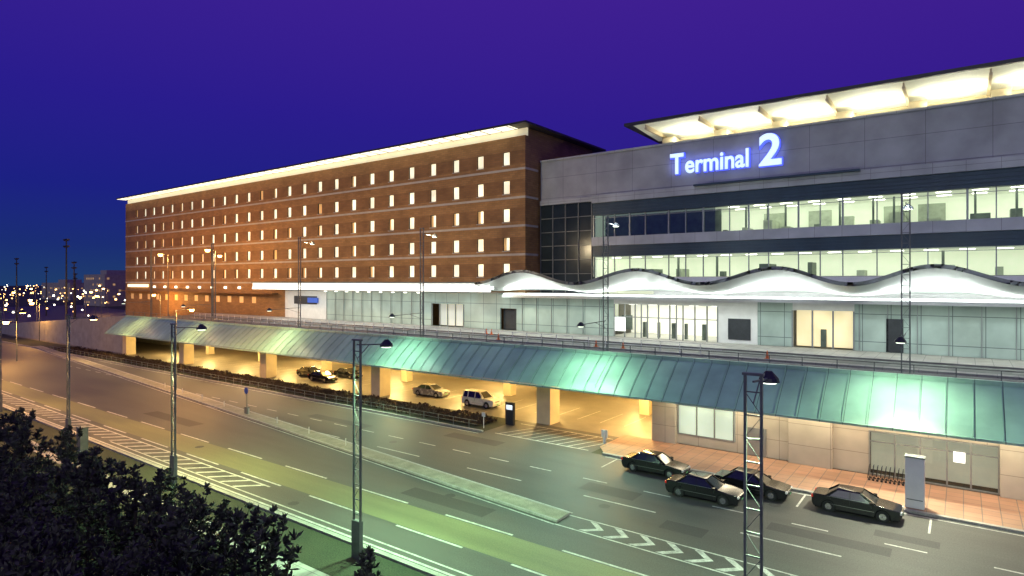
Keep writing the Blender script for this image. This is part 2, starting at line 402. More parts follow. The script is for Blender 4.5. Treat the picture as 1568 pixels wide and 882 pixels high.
# ------------------------------------------------------------------ lower block under the deck (right)
R = root('arrivals_frontage_building', (0,52,0))
g = Geo(); g.box(-21.9,-19.8,50.3,71,0,4.74); g.box(-10.8,-7.8,50.3,51.2,.14,4.74); g.box(1.9,4.6,50.3,51.2,.14,4.74); g.box(14,17,50.3,51.2,.14,4.74)
g.done('pilasters', M['beige'], R, bevel=.02)
g = Geo()
g.box(-19.8,-14.9,50.75,51,.14,.95); g.box(-19.8,-14.9,50.75,51,3.5,4.74); g.box(-14.9,-10.8,50.75,51,.14,4.74)
g.box(-7.8,1.9,50.75,51,3.3,4.74); g.box(-7.8,-5.5,50.75,51,.14,3.3); g.box(4.6,14,50.75,51,.14,4.74); g.box(17,60,50.75,51,.14,4.74)
g.done('walls', M['beige'], R)
g = Geo(); g.box(-19.7,-15.0,50.95,51.0,.95,3.5); g.done('window_blind', emat('lit_blind',(.95,1,.82),.55,.25,.4), R)
g = Geo(); g.box(-5.5,1.9,52.2,52.3,.14,3.3); g.done('lobby_wall_glow', mat('lobby_wall_glow',(.5,.48,.38),.7,.15,.5,emis=(1,.95,.7),es=.3), R)  # lobby brightness comes from the wall's own emission
g = Geo(); g.quad((-19.7,50.88,.95),(-15,50.88,.95),(-15,50.88,3.5),(-19.7,50.88,3.5)); g.quad((-5.5,50.9,.2),(1.9,50.9,.2),(1.9,50.9,3.3),(-5.5,50.9,3.3)); g.done('glazing', M['glass'], R)
g = Geo()
for x in (-19.72,-18.1,-16.6,-15.04): g.box(x-.05,x+.05,50.7,50.86,.95,3.5)
for z in (.95,3.42): g.box(-19.67,-15.09,50.71,50.85,z,z+.08)
for x in (-5.45,-3.9,-2.4,-.9,.4,1.85): g.box(x-.05,x+.05,50.7,50.86,.15,3.3)
for z in (.15,2.5,3.2): g.box(-5.4,1.8,50.71,50.85,z,z+.08)
g.box(-13.9,-12.5,50.66,50.74,.15,2.35)
g.done('window_frames', M['mullion'], R)
g = Geo(); g.box(-.55,.1,50.6,50.66,1.9,2.6); g.done('notice_board', emat('lit_notice',(1,1,1),.9), R)
light('soffit_downlight','AREA',(-13,49.2,4.6),560,(1,.86,.58),R,sx=14,sy=1.2)
light('soffit_downlight','AREA',(2,49.2,4.6),560,(1,.88,.62),R,sx=14,sy=1.2)
light('soffit_downlight','AREA',(-1,48.8,4.6),200,(1,.5,.25),R,sx=14,sy=1.2)
g = Geo()
for i in range(16): g.box(-20+i*2.6,-19.6+i*2.6,49.2,49.6,4.70,4.74)
g.done('downlight_lenses', M['sofflight'], R)

# ------------------------------------------------------------------ hotel
R = root('hotel_building', (-112,78,0))
HX0, HX1, HY = -176.5, -48.6, 69.0
winx = [-51.9-4.72*i for i in range(26)]; rows = [31.3,27.25,23.3,19.25,15.6]
cutx = sorted([HX0,HX1,-105.0]+[x-.62 for x in winx]+[x+.62 for x in winx])
cutz = sorted([0,12.45,34.2]+[z-.95 for z in rows]+[z+.95 for z in rows])
g = Geo(); gd=Geo(); lit=Geo(); dim=Geo(); fr=Geo()
for i in range(len(cutx)-1):
    for j in range(len(cutz)-1):
        x0,x1,z0,z1 = cutx[i],cutx[i+1],cutz[j],cutz[j+1]
        xc,zc=(x0+x1)/2,(z0+z1)/2
        if zc<12.4 and xc>-105: continue
        inz = any(abs(zc-z)<.3 for z in rows)
        isw = any(abs(xc-x)<.3 for x in winx) and inz
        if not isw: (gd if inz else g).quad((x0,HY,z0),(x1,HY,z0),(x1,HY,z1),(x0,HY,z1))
        else:
            d=.3
            for q in (((x0,HY,z0),(x1,HY,z0),(x1,HY+d,z0),(x0,HY+d,z0)),((x0,HY,z1),(x1,HY,z1),(x1,HY+d,z1),(x0,HY+d,z1)),
                      ((x0,HY,z0),(x0,HY,z1),(x0,HY+d,z1),(x0,HY+d,z0)),((x1,HY,z0),(x1,HY,z1),(x1,HY+d,z1),(x1,HY+d,z0))): g.quad(*q)
            s = random.random(); G = dim if s<.06 else lit
            part = random.choice([0,0,0,0,.3,.4])
            xm = x0+(x1-x0)*part
            if part>0: dim.quad((x0,HY+d,z0),(xm,HY+d,z0),(xm,HY+d,z1),(x0,HY+d,z1))
            G.quad((xm,HY+d,z0),(x1,HY+d,z0),(x1,HY+d,z1),(xm,HY+d,z1))
            fr.box(x0,x0+.06,HY+.16,HY+.26,z0,z1); fr.box(x1-.06,x1,HY+.16,HY+.26,z0,z1); fr.box(x0+.06,x1-.06,HY+.17,HY+.25,z0,z0+.07); fr.box(x0+.06,x1-.06,HY+.17,HY+.25,z1-.07,z1)
g.quad((HX1,HY,12.4),(HX1,88,12.4),(HX1,88,34.2),(HX1,HY,34.2)); g.quad((HX0,HY,0),(HX0,88,0),(HX0,88,34.2),(HX0,HY,34.2)); g.quad((HX0,88,0),(HX1,88,0),(HX1,88,34.2),(HX0,88,34.2))
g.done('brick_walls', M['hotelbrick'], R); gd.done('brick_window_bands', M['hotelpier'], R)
lit.done('lit_windows', M['winlit'], R); dim.done('curtained_windows', M['windim'], R); fr.done('window_frames', M['dkmetal'], R)
g = Geo()
for z in (29.5,25.55,21.6,17.6,13.6): g.box(HX0-.06,HX1+.06,HY-.07,HY-.002,z,z+.3); g.box(HX1+.002,HX1+.07,HY,72.1,z,z+.3)
g.done('string_courses', M['band'], R)
g = Geo()
for x in winx:
    for z in rows: g.box(x-.7,x+.7,HY-.06,HY-.003,z-1.07,z-.955)
g.done('window_sills', M['band'], R)
g = Geo(); g.box(HX0-1.0,HX1+1.4,HY-1.9,90,35.35,35.62); g.box(-140,-60,74,86,35.65,36.4); g.done('roof_slab', M['roofdark'], R)
g = Geo(); g.box(HX0,HX1,HY+.5,HY+.7,34.2,35.34); g.done('frieze', M['frieze'], R)
g = Geo(); g.box(HX1-.2,HX1,HY+.71,88,34.2,35.3); g.done('side_frieze', M['hotelbrick'], R)
g = Geo(); g.quad((HX0-.9,HY-1.8,35.34),(HX1-1.5,HY-1.8,35.34),(HX1-1.5,HY+.4,35.34),(HX0-.9,HY+.4,35.34)); g.done('soffit_cove_glow', M['warmstrip'], R)  # whole soffit surface glows in place of a cove lamp
g = Geo(); 
for i in range(54): 
    x=HX0+1+i*2.36; g.box(x-.04,x+.04,HY-1.85,HY+.5,35.24,35.33)
g.done('soffit_ribs', M['band'], R)
g = Geo(); g.quad((HX0,HY,34.2),(HX1,HY,34.2),(HX1,88,34.2),(HX0,88,34.2)); g.done('roof_deck', M['roofdark'], R)
g = Geo()
for i in range(13):
    x=-172+i*4.7; g.box(x-1.0,x+.4,HY-.05,HY-.003,9.6,10.9)
g.done('lower_windows', M['windim'], R)
g = Geo(); g.box(-174,-163,HY-.5,HY-.1,12.6,13.3); g.done('entrance_light_box', emat('entrance_light',(1,.8,.45),2.0), R)
g = Geo()
for i in range(9): g.box(-160+i*5.5,-159.4+i*5.5,HY-.3,HY-.05,12.5,12.9)
g.done('wall_lights', M['sofflight'], R)
g = Geo(); g.box(-176,-107.5,HY-1.2,HY-.004,11.5,11.75); g.done('entrance_ledge', M['hotelpier'], R)

# ------------------------------------------------------------------ terminal
R = root('airport_terminal_building', (-5,90,0)); TX0=-48.3; TX1=90
g = Geo(); g.box(TX0,TX1,72.4,110,25.35,31.0); g.done('upper_grey_wall', M['greypanel'], R)
g = Geo(); g.box(-39.8,TX1,71.8,72.39,24.4,25.45); g.box(-39.8,TX1,71.8,73,18.7,19.85); g.box(-48.2,-39.9,72.0,73,24.7,25.34); g.box(TX0,TX1,72.2,72.39,30.85,31.1); g.done('light_bands', M['ltband'], R)
g = Geo(); g.box(-39.8,TX1,72.1,73,22.8,24.39); g.box(-39.8,TX1,72.1,73,17.3,18.69); g.box(-25.8,-8.5,71.2,71.79,25.3,25.5); g.done('dark_louvre_bands', M['dkband'], R)
g = Geo()
for z in (23.2,23.6,24.0,17.6,17.95,18.3): g.box(-39.8,TX1,72.02,72.09,z,z+.05)
g.done('louvre_blades', M['dkband'], R)
g = Geo(); g.box(-39.8,TX1,79.5,79.7,12,25); g.box(-39.9,-39.7,73,79.5,7,25); g.done('interior_walls', M['intwall'], R)
g = Geo(); g.box(-39.7,TX1,72.5,79.4,22.85,22.95); g.box(-39.7,TX1,72.5,79.4,17.2,17.28); g.done('interior_ceilings', M['intceil'], R)
g = Geo(); g.box(-39.7,TX1,73.1,79.4,19.4,19.84); g.box(-39.7,TX1,73.1,79.4,14.0,14.6); g.done('interior_floors', M['intfloor'], R)
g = Geo()
for i in range(40):
    x=-22.5+i*2.9
    g.box(x,x+1.2,73.8,74.1,22.78,22.84); g.box(x,x+1.2,76.6,76.9,22.78,22.84)
for i in range(46):
    x=-38+i*2.9; g.box(x,x+1.2,74.2,74.5,17.12,17.19)
g.done('ceiling_lights', M['ceillight'], R)
g = Geo(); g2=Geo()
x=-38
while x<TX1-3:
    wd=random.uniform(.3,1.6); hh=random.uniform(.4,1.5)
    (g if random.random()<.55 else g2).box(x,x+wd,74.5+random.random()*3,78,19.85,19.85+hh)
    if random.random()<.45: g.box(x+.3,x+.5,75,75.2,19.85,22.84)
    if random.random()<.3: g2.box(x-.8,x+1.6,78.2,78.4,19.85,22.2)
    x+=wd+random.uniform(.8,3)
x=-38
while x<TX1-3:
    wd=random.uniform(.3,1.4); hh=random.uniform(.2,1.2)
    (g if random.random()<.6 else g2).box(x,x+wd,74.5+random.random()*3,78,14.61,15.0+hh)
    if random.random()<.3: g.box(x+.2,x+.45,75,75.2,14.61,17.1)
    x+=wd+random.uniform(2,5)
g.box(-39.6,-23.8,75.3,75.5,19.86,22.84)
g.done('office_furniture', M['furn'], R); g2.done('office_partitions', M['furn2'], R)
for x in (-14,8,30):
    light('office_light','AREA',(x,75.8,22.7),420,(.96,1,.78),R,sx=20,sy=4); 
for x in (-30,-8,14):
    light('lower_office_light','AREA',(x,75.5,17.1),300,(.96,1,.78),R,sx=20,sy=4)
g = Geo(); g.quad((-39.8,72.45,19.85),(-23.6,72.45,19.85),(-23.6,72.45,22.8),(-39.8,72.45,22.8)); g.done('dim_glazing', M['dimglass'], R)
g = Geo(); g.quad((-23.6,72.45,19.85),(TX1,72.45,19.85),(TX1,72.45,22.8),(-23.6,72.45,22.8)); g.quad((-39.8,72.45,14.6),(TX1,72.45,14.6),(TX1,72.45,17.3),(-39.8,72.45,17.3)); g.done('glazing', M['glass'], R)
g = Geo()
i=0; x=-39.8
while x<TX1:
    wd=.09 if i%2==0 else .05
    g.box(x-wd,x+wd,72.3,72.5,19.85,22.8); 
    g.box(x-.05,x+.05,72.3,72.5,14.6,17.3)
    x+=2.15 if i%3 else 3.1; i+=1
g.box(-39.8,TX1,72.25,72.29,22.35,22.41); g.box(-39.8,TX1,72.25,72.29,16.9,16.95)
g.done('mullions', M['mullion'], R)
g = Geo(); g.box(-48.3,-39.95,72.3,79,7.0,24.69); g.done('dark_curtain_wall', M['darkglass'], R)
g = Geo()
for i in range(5): x=-48.2+i*2.05; g.box(x-.05,x+.05,72.15,72.29,7,24.69)
for i in range(9): z=7.3+i*1.93; g.box(-48.3,-39.95,72.18,72.28,z,z+.09)
g.done('curtain_wall_grid', M['galv'], R)
g = Geo(); g.box(-39.7,TX1,79.7,110,0,25.3); g.box(-48.3,-39.75,79.7,110,0,25.3); g.done('core', M['concrete'], R)
g = Geo()
g.quad((-33.2,70.4,33.45),(TX1,70.4,33.45),(TX1,78.5,32.95),(-33.2,78.5,32.95)); g.done('roof_soffit', mat('glowing_soffit',(.76,.76,.66),.6,.1,.6,emis=(1,1,.72),es=.16), R)  # slight emission lifts the soffit beyond what the uplights give
g = Geo(); g.box(-34.2,TX1,70.0,70.38,33.4,33.75)
g.quad((-34.2,70.38,33.75),(TX1,70.38,33.75),(TX1,104,35.2),(-34.2,104,35.2)); g.quad((-34.2,70.0,33.4),(-34.2,104,32.9),(-34.2,104,35.2),(-34.2,70,33.75))
g.quad((-34.2,70.38,33.42),(-33.2,70.38,33.42),(-33.2,104,32.9),(-34.2,104,32.9))
g.done('roof', M['roofdark'], R)
g = Geo(); g.box(-30,TX1,78.5,79,31,33.2); g.box(-30.2,-30,78.5,100,31,33.2); g.done('clerestory_wall', M['cream'], R)
g = Geo(); gl=Geo()
x=-31.5
while x<TX1-2:
    g.box(x-.12,x+.12,70.4,78.4,32.72,32.95); g.box(x-.07,x+.07,70.45,78.3,32.96,33.3)
    g.box(x+.13,x+1.7,75.3,78.4,31.02,32.55)
    gl.box(x+2.0,x+5.6,74.9,75.2,31.1,31.3)
    if x<40: light('soffit_uplight','AREA',(x+3.8,75.0,31.34),420,(1,.97,.74),R,rot=(math.radians(180-14),0,0),sx=4.2,sy=.3)
    x+=6.7
g.done('rafters_and_vents', M['cream'], R); gl.done('uplight_fittings', M['sofflight'], R)
g = Geo()
g.box(-92.3,-66.4,69.0,69.3,7.16,12.3); g.box(-59.7,-53,69.0,69.3,7.16,12.3); g.box(-50.1,-35.1,69.0,69.3,7.16,12.3)
g.box(-17.9,-14.4,69.0,69.3,7.16,12.3); g.box(-8.7,TX1,69.0,69.3,7.16,12.3); g.box(-66.4,-59.7,69.0,69.3,10.6,12.3); g.box(-53,-50.1,69.0,69.3,10.2,12.3)
g.done('frosted_panels', M['tealpanel'], R)
g = Geo(); g.box(-22.1,-17.9,68.9,69.3,7.16,12.3); g.box(-105,-92.3,68.9,69.3,7.16,12.3); g.box(-35.1,-22.1,69.0,69.3,11.2,12.3); g.box(-14.4,-8.7,69.0,69.3,11.0,12.3); g.box(-105,-30,69.3,72.3,12.31,12.44); g.box(-30,TX1,69.3,72.3,12.3,14.5); g.done('solid_panels', M['white'], R)
g = Geo(); g.box(-21,-18.6,68.82,68.89,7.6,9.9); g.box(-102,-95,68.82,68.89,9.8,11.3); g.box(-52.8,-50.3,69.6,69.7,7.16,10.2); g.box(-6,-4.6,68.9,68.98,7.2,10.4); g.done('shutters', M['dkmetal'], R)
g = Geo(); g.box(-36,-22,75.8,76,7.16,11.2); g.box(-66.4,-59.7,71,71.2,7.16,10.6); g.done('lobby_back_wall', mat('lobby_back_glow',(.7,.7,.62),.7,.1,.5,emis=(1,1,.82),es=.45), R)  # back wall glows to add to the lobby lighting
g = Geo(); g.box(-14.4,-8.7,71,71.2,7.16,11); g.done('warm_lounge_wall', M['warmroom'], R)  # emissive wall stands in for the lounge's room lights
g = Geo(); g.box(-36,-22,69.3,75.8,7.1,7.15); g.done('lobby_floor', M['intfloor'], R)
g = Geo()
for i in range(5): g.box(-34+i*2.6,-33+i*2.6,71,74,11.1,11.16)
for i in range(9): g.box(-92+i*2.9,-91.6+i*2.9,68.2,68.5,12.2,12.28)
g.done('lobby_lights', M['ceillight'], R)
light('lobby_light','AREA',(-29,72.5,11),350,(1,1,.85),R,sx=12,sy=4)
g = Geo()
for x in (-35,-33.6,-32.2,-31.4,-30.6,-29.2,-27.8,-27,-26.2,-24.8,-23.4,-22.2): g.box(x-.06,x+.06,68.9,69.1,7.16,11.2)
for x in (-14.4,-12.5,-10.6,-8.75): g.box(x-.08,x+.08,68.9,69.1,7.16,11)
for x in (-66.3,-64.6,-63,-61.4,-59.8): g.box(x-.06,x+.06,68.9,69.1,7.16,10.6)
g.box(-35,-22.2,68.92,69.08,9.6,9.7)
for i in range(60):
    x=-92.3+i*2.4+.02
    if x<-66.5 or (-50<x<-35.2) or x>-8.6: g.box(x-.035,x+.035,68.9,68.99,7.16,12.3)
g.done('frontage_mullions', M['mullion'], R)
g = Geo()
for (x,wd) in ((-31.9,.35),(-30,.2),(-28.2,.5),(-26.6,.25),(-24.5,.4),(-12,.5)): g.box(x,x+wd,70.5,71,7.16,9.0)
g.box(-34.6,-33.2,70.2,70.4,8,9.8)
g.done('lobby_fixtures', M['furn'], R)
g = Geo(); g.box(-34.8,-33.4,68.7,68.8,7.9,9.6); g.done('lit_poster', emat('lit_poster',(.95,1,.95),1.1), R)
g = Geo(); g.box(-97.5,-94.5,68.6,68.8,10.1,11.0); g.done('blue_direction_board', mat('sign_blue',(.02,.06,.3),.4,.1,1,emis=(.1,.25,1),es=.3), R)

# entrance canopy: straight run + wave
R = root('entrance_canopy', (-40,66,12))
g = Geo(); g.box(-107,-50.5,63.4,63.6,12.9,13.75); g.done('lit_fascia', M['softwhite'], R)
g = Geo(); g.box(-107,-50.5,63.3,63.75,12.6,12.88); g.done('led_strip', M['ledwhite'], R)
g = Geo(); g.box(-107,-50.5,63.62,68.9,13.5,13.72); g.box(-107.2,-50.5,63.2,68.9,13.76,13.95); g.done('roof_plate', M['canopytop'], R)
g = Geo(); g.box(-107,-50.5,63.8,68.9,12.95,13.1); g.done('soffit', M['white'], R)
g = Geo()
for i in range(38): g.box(-106+i*1.5,-105.2+i*1.5,63.3,63.39,12.95,13.35)
g.done('fascia_lamps', M['ledwhite'], R)
cr = [(-52.5,0),(-45.0,1),(-37.2,0),(-29.2,1),(-22,0),(-14.6,1),(-8.2,0),(-2.0,1),(4.4,0),(11,1),(18,0),(25,1),(32,0),(39,1),(46,0),(53,1),(60,0)]
def wv(x):
    for (a,b),(c,d) in zip(cr,cr[1:]):
        if x<=c:
            t=(x-a)/(c-a); return b+(d-b)*(1-math.cos(math.pi*max(0,t)))/2
    return 0
gu=Geo(); gt=Geo(); ge=Geo(); X=[-52.5+i*.5 for i in range(226)]; NV=8
def pt(x,v,off=0):
    wgt = wv(x)
    y = 62.8+ (68.9-62.8)*v
    zf = 13.6+1.55*wgt; zb = 12.75+.1*wgt
    z = zb+(zf-zb)*(1-v)**1.3 - .35*(1-wgt)*math.sin(v*math.pi)
    return (x,y,z+off)
for a,b in zip(X,X[1:]):
    for j in range(NV):
        v0,v1=j/NV,(j+1)/NV
        gu.quad(pt(a,v0),pt(b,v0),pt(b,v1),pt(a,v1)); gt.quad(pt(a,v0,.3),pt(b,v0,.3),pt(b,v1,.3),pt(a,v1,.3))
    p,q=pt(a,0),pt(b,0)
    ge.quad((p[0],p[1]-.05,p[2]-.03),(q[0],q[1]-.05,q[2]-.03),(q[0],q[1]-.05,q[2]+.33),(p[0],p[1]-.05,p[2]+.33))
    ge.quad((p[0],p[1]-.05,p[2]-.03),(q[0],q[1]-.05,q[2]-.03),(q[0],q[1]+.1,q[2]-.03),(p[0],p[1]+.1,p[2]-.03))
for G,nm,mm in ((gu,'wave_soffit',M['canopy']),(gt,'wave_roof',M['canopytop']),(ge,'wave_edge',M['galv'])):
    o=G.done(nm,mm,R)
    bm=bmesh.new(); bm.from_mesh(o.data); bmesh.ops.remove_doubles(bm,verts=bm.verts,dist=.001); bm.to_mesh(o.data); bm.free()
    for p in o.data.polygons: p.use_smooth=True
g = Geo(); g.box(-50.5,60,66.6,66.9,12.12,12.4); g.done('cove_light', M['ledwhite'], R)
g = Geo(); g.box(-50.5,60,66.2,66.55,11.95,12.2); g.box(-50.5,60,66.2,68.9,11.85,11.94); g.done('cove_trough', M['white'], R)
for i in range(5):
    x=-40+i*21
    light('canopy_uplight','AREA',(x,66.4,12.42),620,(.93,1,.96),R,rot=(math.radians(180-20),0,0),sx=20,sy=.3)
    light('canopy_downlight','AREA',(x,65.8,11.8),620,(.9,1,.88),R,sx=20,sy=.6)
for i in range(3):
    x=-96+i*19
    light('canopy_downlight','AREA',(x,65.5,12.5),640,(.9,1,.93),R,sx=18,sy=1.5)

# Terminal sign
R = root('terminal_sign', (-22.5,72,27))
def text(body, x0, x1, z0, h, name, ly=71.75):
    for nm, mt, off, yy, ext in ((name, M['signface'], .022, ly, .05), (name+'_glow_return', M['signblue'], .05, ly+.3, .16)):
        c = bpy.data.curves.new(nm,'FONT'); c.body=body; c.size=1; c.extrude=0; c.offset=off; c.resolution_u=6
        o = bpy.data.objects.new('tmp',c); COL.objects.link(o); bpy.context.view_layer.update()
        me = bpy.data.meshes.new_from_object(o.evaluated_get(bpy.context.evaluated_depsgraph_get()))
        bpy.data.objects.remove(o)
        vs=[v.co.copy() for v in me.vertices]; mx0=min(v.x for v in vs); mx1=max(v.x for v in vs); mz0=min(v.y for v in vs); mz1=max(v.y for v in vs)
        grow = 0 if off<.03 else .07
        for v in me.vertices:
            v.co = ((x0-grow)+(v.co.x-mx0)/(mx1-mx0)*((x1-x0)+2*grow), 0, (z0-grow)+(v.co.y-mz0)/(mz1-mz0)*(h+2*grow))
        bm=bmesh.new(); bm.from_mesh(me)
        r=bmesh.ops.extrude_face_region(bm,geom=bm.faces[:]); vv=[q for q in r['geom'] if isinstance(q,bmesh.types.BMVert)]
        bmesh.ops.translate(bm,verts=vv,vec=(0,ext,0)); bmesh.ops.recalc_face_normals(bm,faces=bm.faces); bm.to_mesh(me); bm.free()
        me.materials.clear(); me.materials.append(mt)
        ob=bpy.data.objects.new(nm,me); COL.objects.link(ob); ob.parent=R; ob.location=Vector((0,yy,0))-R.location
text('T',-28.9,-27.2,27.05,2.5,'letter_t'); text('erminal',-27.0,-19.6,27.0,2.15,'letters_erminal'); text('2',-18.5,-16.1,26.9,3.6,'digit_2')
light('sign_halo','AREA',(-22.6,71.9,28.2),90,(.2,.25,1),R,rot=(math.radians(90),0,0),sx=13,sy=2)

# ------------------------------------------------------------------ masts
def mast(loc, h, arms, base=True, energy=0, col=(1,1,1), heads='lampw', dblw=.5, spot=160, road=None):
    Rm = root('street_lamp', loc)
    g=Geo(); wv_=dblw/2
    for s in (-1,1):
        g.box(s*wv_-.04,s*wv_+.04,-.05,.05,0,h)
    z=2.2; k=0
    while z<h-.2:
        g.box(-wv_+.04,wv_-.04,-.02,.02,z,z+.04)
        if z+.75<h: g.beam((-wv_*(1 if k%2 else -1),0,z+.05),(wv_*(1 if k%2 else -1),0,z+.75),.022)
        z+=.75; k+=1
    g.box(-wv_-.08,wv_+.08,-.09,.09,h,h+.08)
    if base: g.box(-wv_-.0505,wv_+.0505,-.12,.12,0,1.9)
    hd=Geo(); ln=Geo()
    for (ay,az) in arms:
        s = 1 if ay>0 else -1
        g.beam((0,0,az),(0,ay,az-.12),.06); g.beam((0,0,az-.7),(0,ay*.45,az-.08),.035)
        hd.cyl((0,ay+s*.25,az-.12),(0,ay+s*.25,az+.12),.32,.10,12); hd.cyl((0,ay+s*.25,az-.26),(0,ay+s*.25,az-.12),.36,.32,12)
        ln.cyl((0,ay+s*.25,az-.31),(0,ay+s*.25,az-.27),.24,.28,12)
    g.done('twin_pole',M['galv'],Rm,local=True); hd.done('lamp_head',M['dkmetal'],Rm,local=True); ln.done('lens',M[heads],Rm,local=True)
    for (ay,az) in arms:
        if energy:
            s = 1 if ay>0 else -1
            low = az<5
            d=bpy.data.lights.new('lamp_light','SPOT'); d.energy=energy*.3 if az>12 else (energy*.55 if low else energy); d.color=col; d.shadow_soft_size=.25; d.spot_size=math.radians(spot); d.spot_blend=.8
            o=bpy.data.objects.new('lamp_light',d); COL.objects.link(o); o.parent=Rm; o.location=(0,ay+s*.25,az-.4)
            if low:
                d=bpy.data.lights.new('road_lamp_light','SPOT'); d.energy=energy*2.2; d.color=road or col; d.shadow_soft_size=.3; d.spot_size=math.radians(120); d.spot_blend=1
                o=bpy.data.objects.new('road_lamp_light',d); COL.objects.link(o); o.parent=Rm; o.location=(0,ay+s*.3,az-.42); o.rotation_euler=(math.radians(-42),0,0)
    return Rm
mast((-5.4,20.3,0),11,[(1.7,10.8)],energy=15000,col=(.66,1,.6)); mast((-24.7,20.3,0),11,[(1.7,10.8)],energy=14500,col=(.52,1,.52)); mast((-44.2,20.3,0),11,[(1.7,10.8)],energy=12000,col=(.88,.95,.38))
mast((14,20.3,0),11,[(1.7,10.8)],energy=12000,col=(.85,1,.7))
for x in (-63.7,-83.2,-103,-123): mast((x,20.3,0),11,[(1.7,10.8)],energy=8500,col=(1,.55,.18),heads='sodium')
for x,c,en,rc in ((-75.2,(.95,.85,.45),3200,(1,.6,.3)),(-51.2,(.62,1,.7),3600,(.6,1,.6)),(-27.1,(.62,1,.7),4000,(.6,1,.72)),(-3.3,(.8,1,.72),4800,(1,.95,.68)),(20.5,(.85,1,.75),4800,(1,.95,.7))):
    mast((x,51.6,7.0),13.2,[(1.9,12.6),(-4.4,3.3)],base=False,energy=en,col=c,spot=150,road=rc)
for x in (-99,-121): mast((x,51.6,7.0),13.2,[(-4.4,3.3)],base=False,energy=3000,col=(1,.62,.25),spot=150)
R=root('facade_fill_lights',(-80,52.4,19.4))  # added fill spots that brighten the facades; no fittings modelled
for x,en,c in ((-150,5500,(1,.52,.18)),(-121,5500,(1,.58,.24)),(-99,5500,(1,.68,.34)),(-75.2,6500,(1,.76,.44)),(-51.2,5500,(1,.8,.48)),(-27.1,2200,(.85,.97,1)),(-3.3,2200,(.85,.97,1)),(20.5,2200,(.85,.97,1))):
    light('facade_fill','SPOT',(x,52.4,19.4),en,c,R,rot=(math.radians(86),0,0),size=.4,spot=155,blend=.9)

def simple_lamp(loc,h,arm,col,en,mt='sodium',sz=1):
    Rm=root('street_lamp',loc); g=Geo(); g.cyl((0,0,0),(0,0,h),.1,.06,8); g.beam((0,0,h-.05),(arm[0],arm[1],h+.1),.06); g.done('pole',M['galv'],Rm,local=True)
    g=Geo(); g.cyl((arm[0],arm[1],h+.02),(arm[0],arm[1],h+.2),.3*sz,.12*sz,12); g.done('lamp_head',M['dkmetal'],Rm,local=True)
    g=Geo(); g.cyl((arm[0],arm[1],h-.25*sz),(arm[0],arm[1],h+.01),.2*sz,.28*sz,12); g.done('lens',M[mt],Rm,local=True)
    if en:
        d=bpy.data.lights.new('lamp_light','POINT'); d.energy=en; d.color=col; d.shadow_soft_size=.25
        o=bpy.data.objects.new('lamp_light',d); COL.objects.link(o); o.parent=Rm; o.location=(arm[0],arm[1],h-.5*sz-.1)
OR=(1,.48,.12)
simple_lamp((-81,37.5,.15),10.2,(0,2),OR,4500)
simple_lamp((-133,60,6.8),12.8,(0,-1.5),OR,3000,sz=1.6)
simple_lamp((-114,60,7.16),12.8,(0,-1.5),OR,3500,sz=1.6)
simple_lamp((-119,62,7.16),12.0,(0,1.5),OR,0,sz=1.4)
simple_lamp((-150,66,0),11,(0,-1.5),OR,2500,sz=1.5)
for (x,y,h,e_) in ((-134,35,7,3500),(-175,50,9,4000),(-205,58,9,4000),(-230,78,9,0),(-250,62,10,4000),(-270,95,10,0),(-300,110,11,3000),(-320,90,11,0),(-215,95,9,3000),(-360,130,12,0),(-190,38,9,0),(-420,150,12,0),(-330,118,10,0),(-245,88,9,0),(-285,75,10,0),(-195,80,8,0),(-260,110,10,0),(-380,105,12,0)):
    simple_lamp((x,y,0),h,(0,-1.5),OR,e_,sz=1.7)
for (x,y,h) in ((-177,56,24.5),(-249,65,21.7),(-215,70,20),(-260,85,17),(-300,88,20)):
    Rm=root('floodlight_mast',(x,y,0)); g=Geo(); g.cyl((0,0,0),(0,0,h),.28,.14,8)
    for z in (h-.6,h-2.2): 
        g.box(-1.3,1.3,-.1,.1,z,z+.18)
        for k in (-1.1,-.4,.4,1.1): g.box(k-.22,k+.22,-.3,.3,z+.19,z+.5)
    g.done('mast',M['dkmetal'],Rm,local=True)

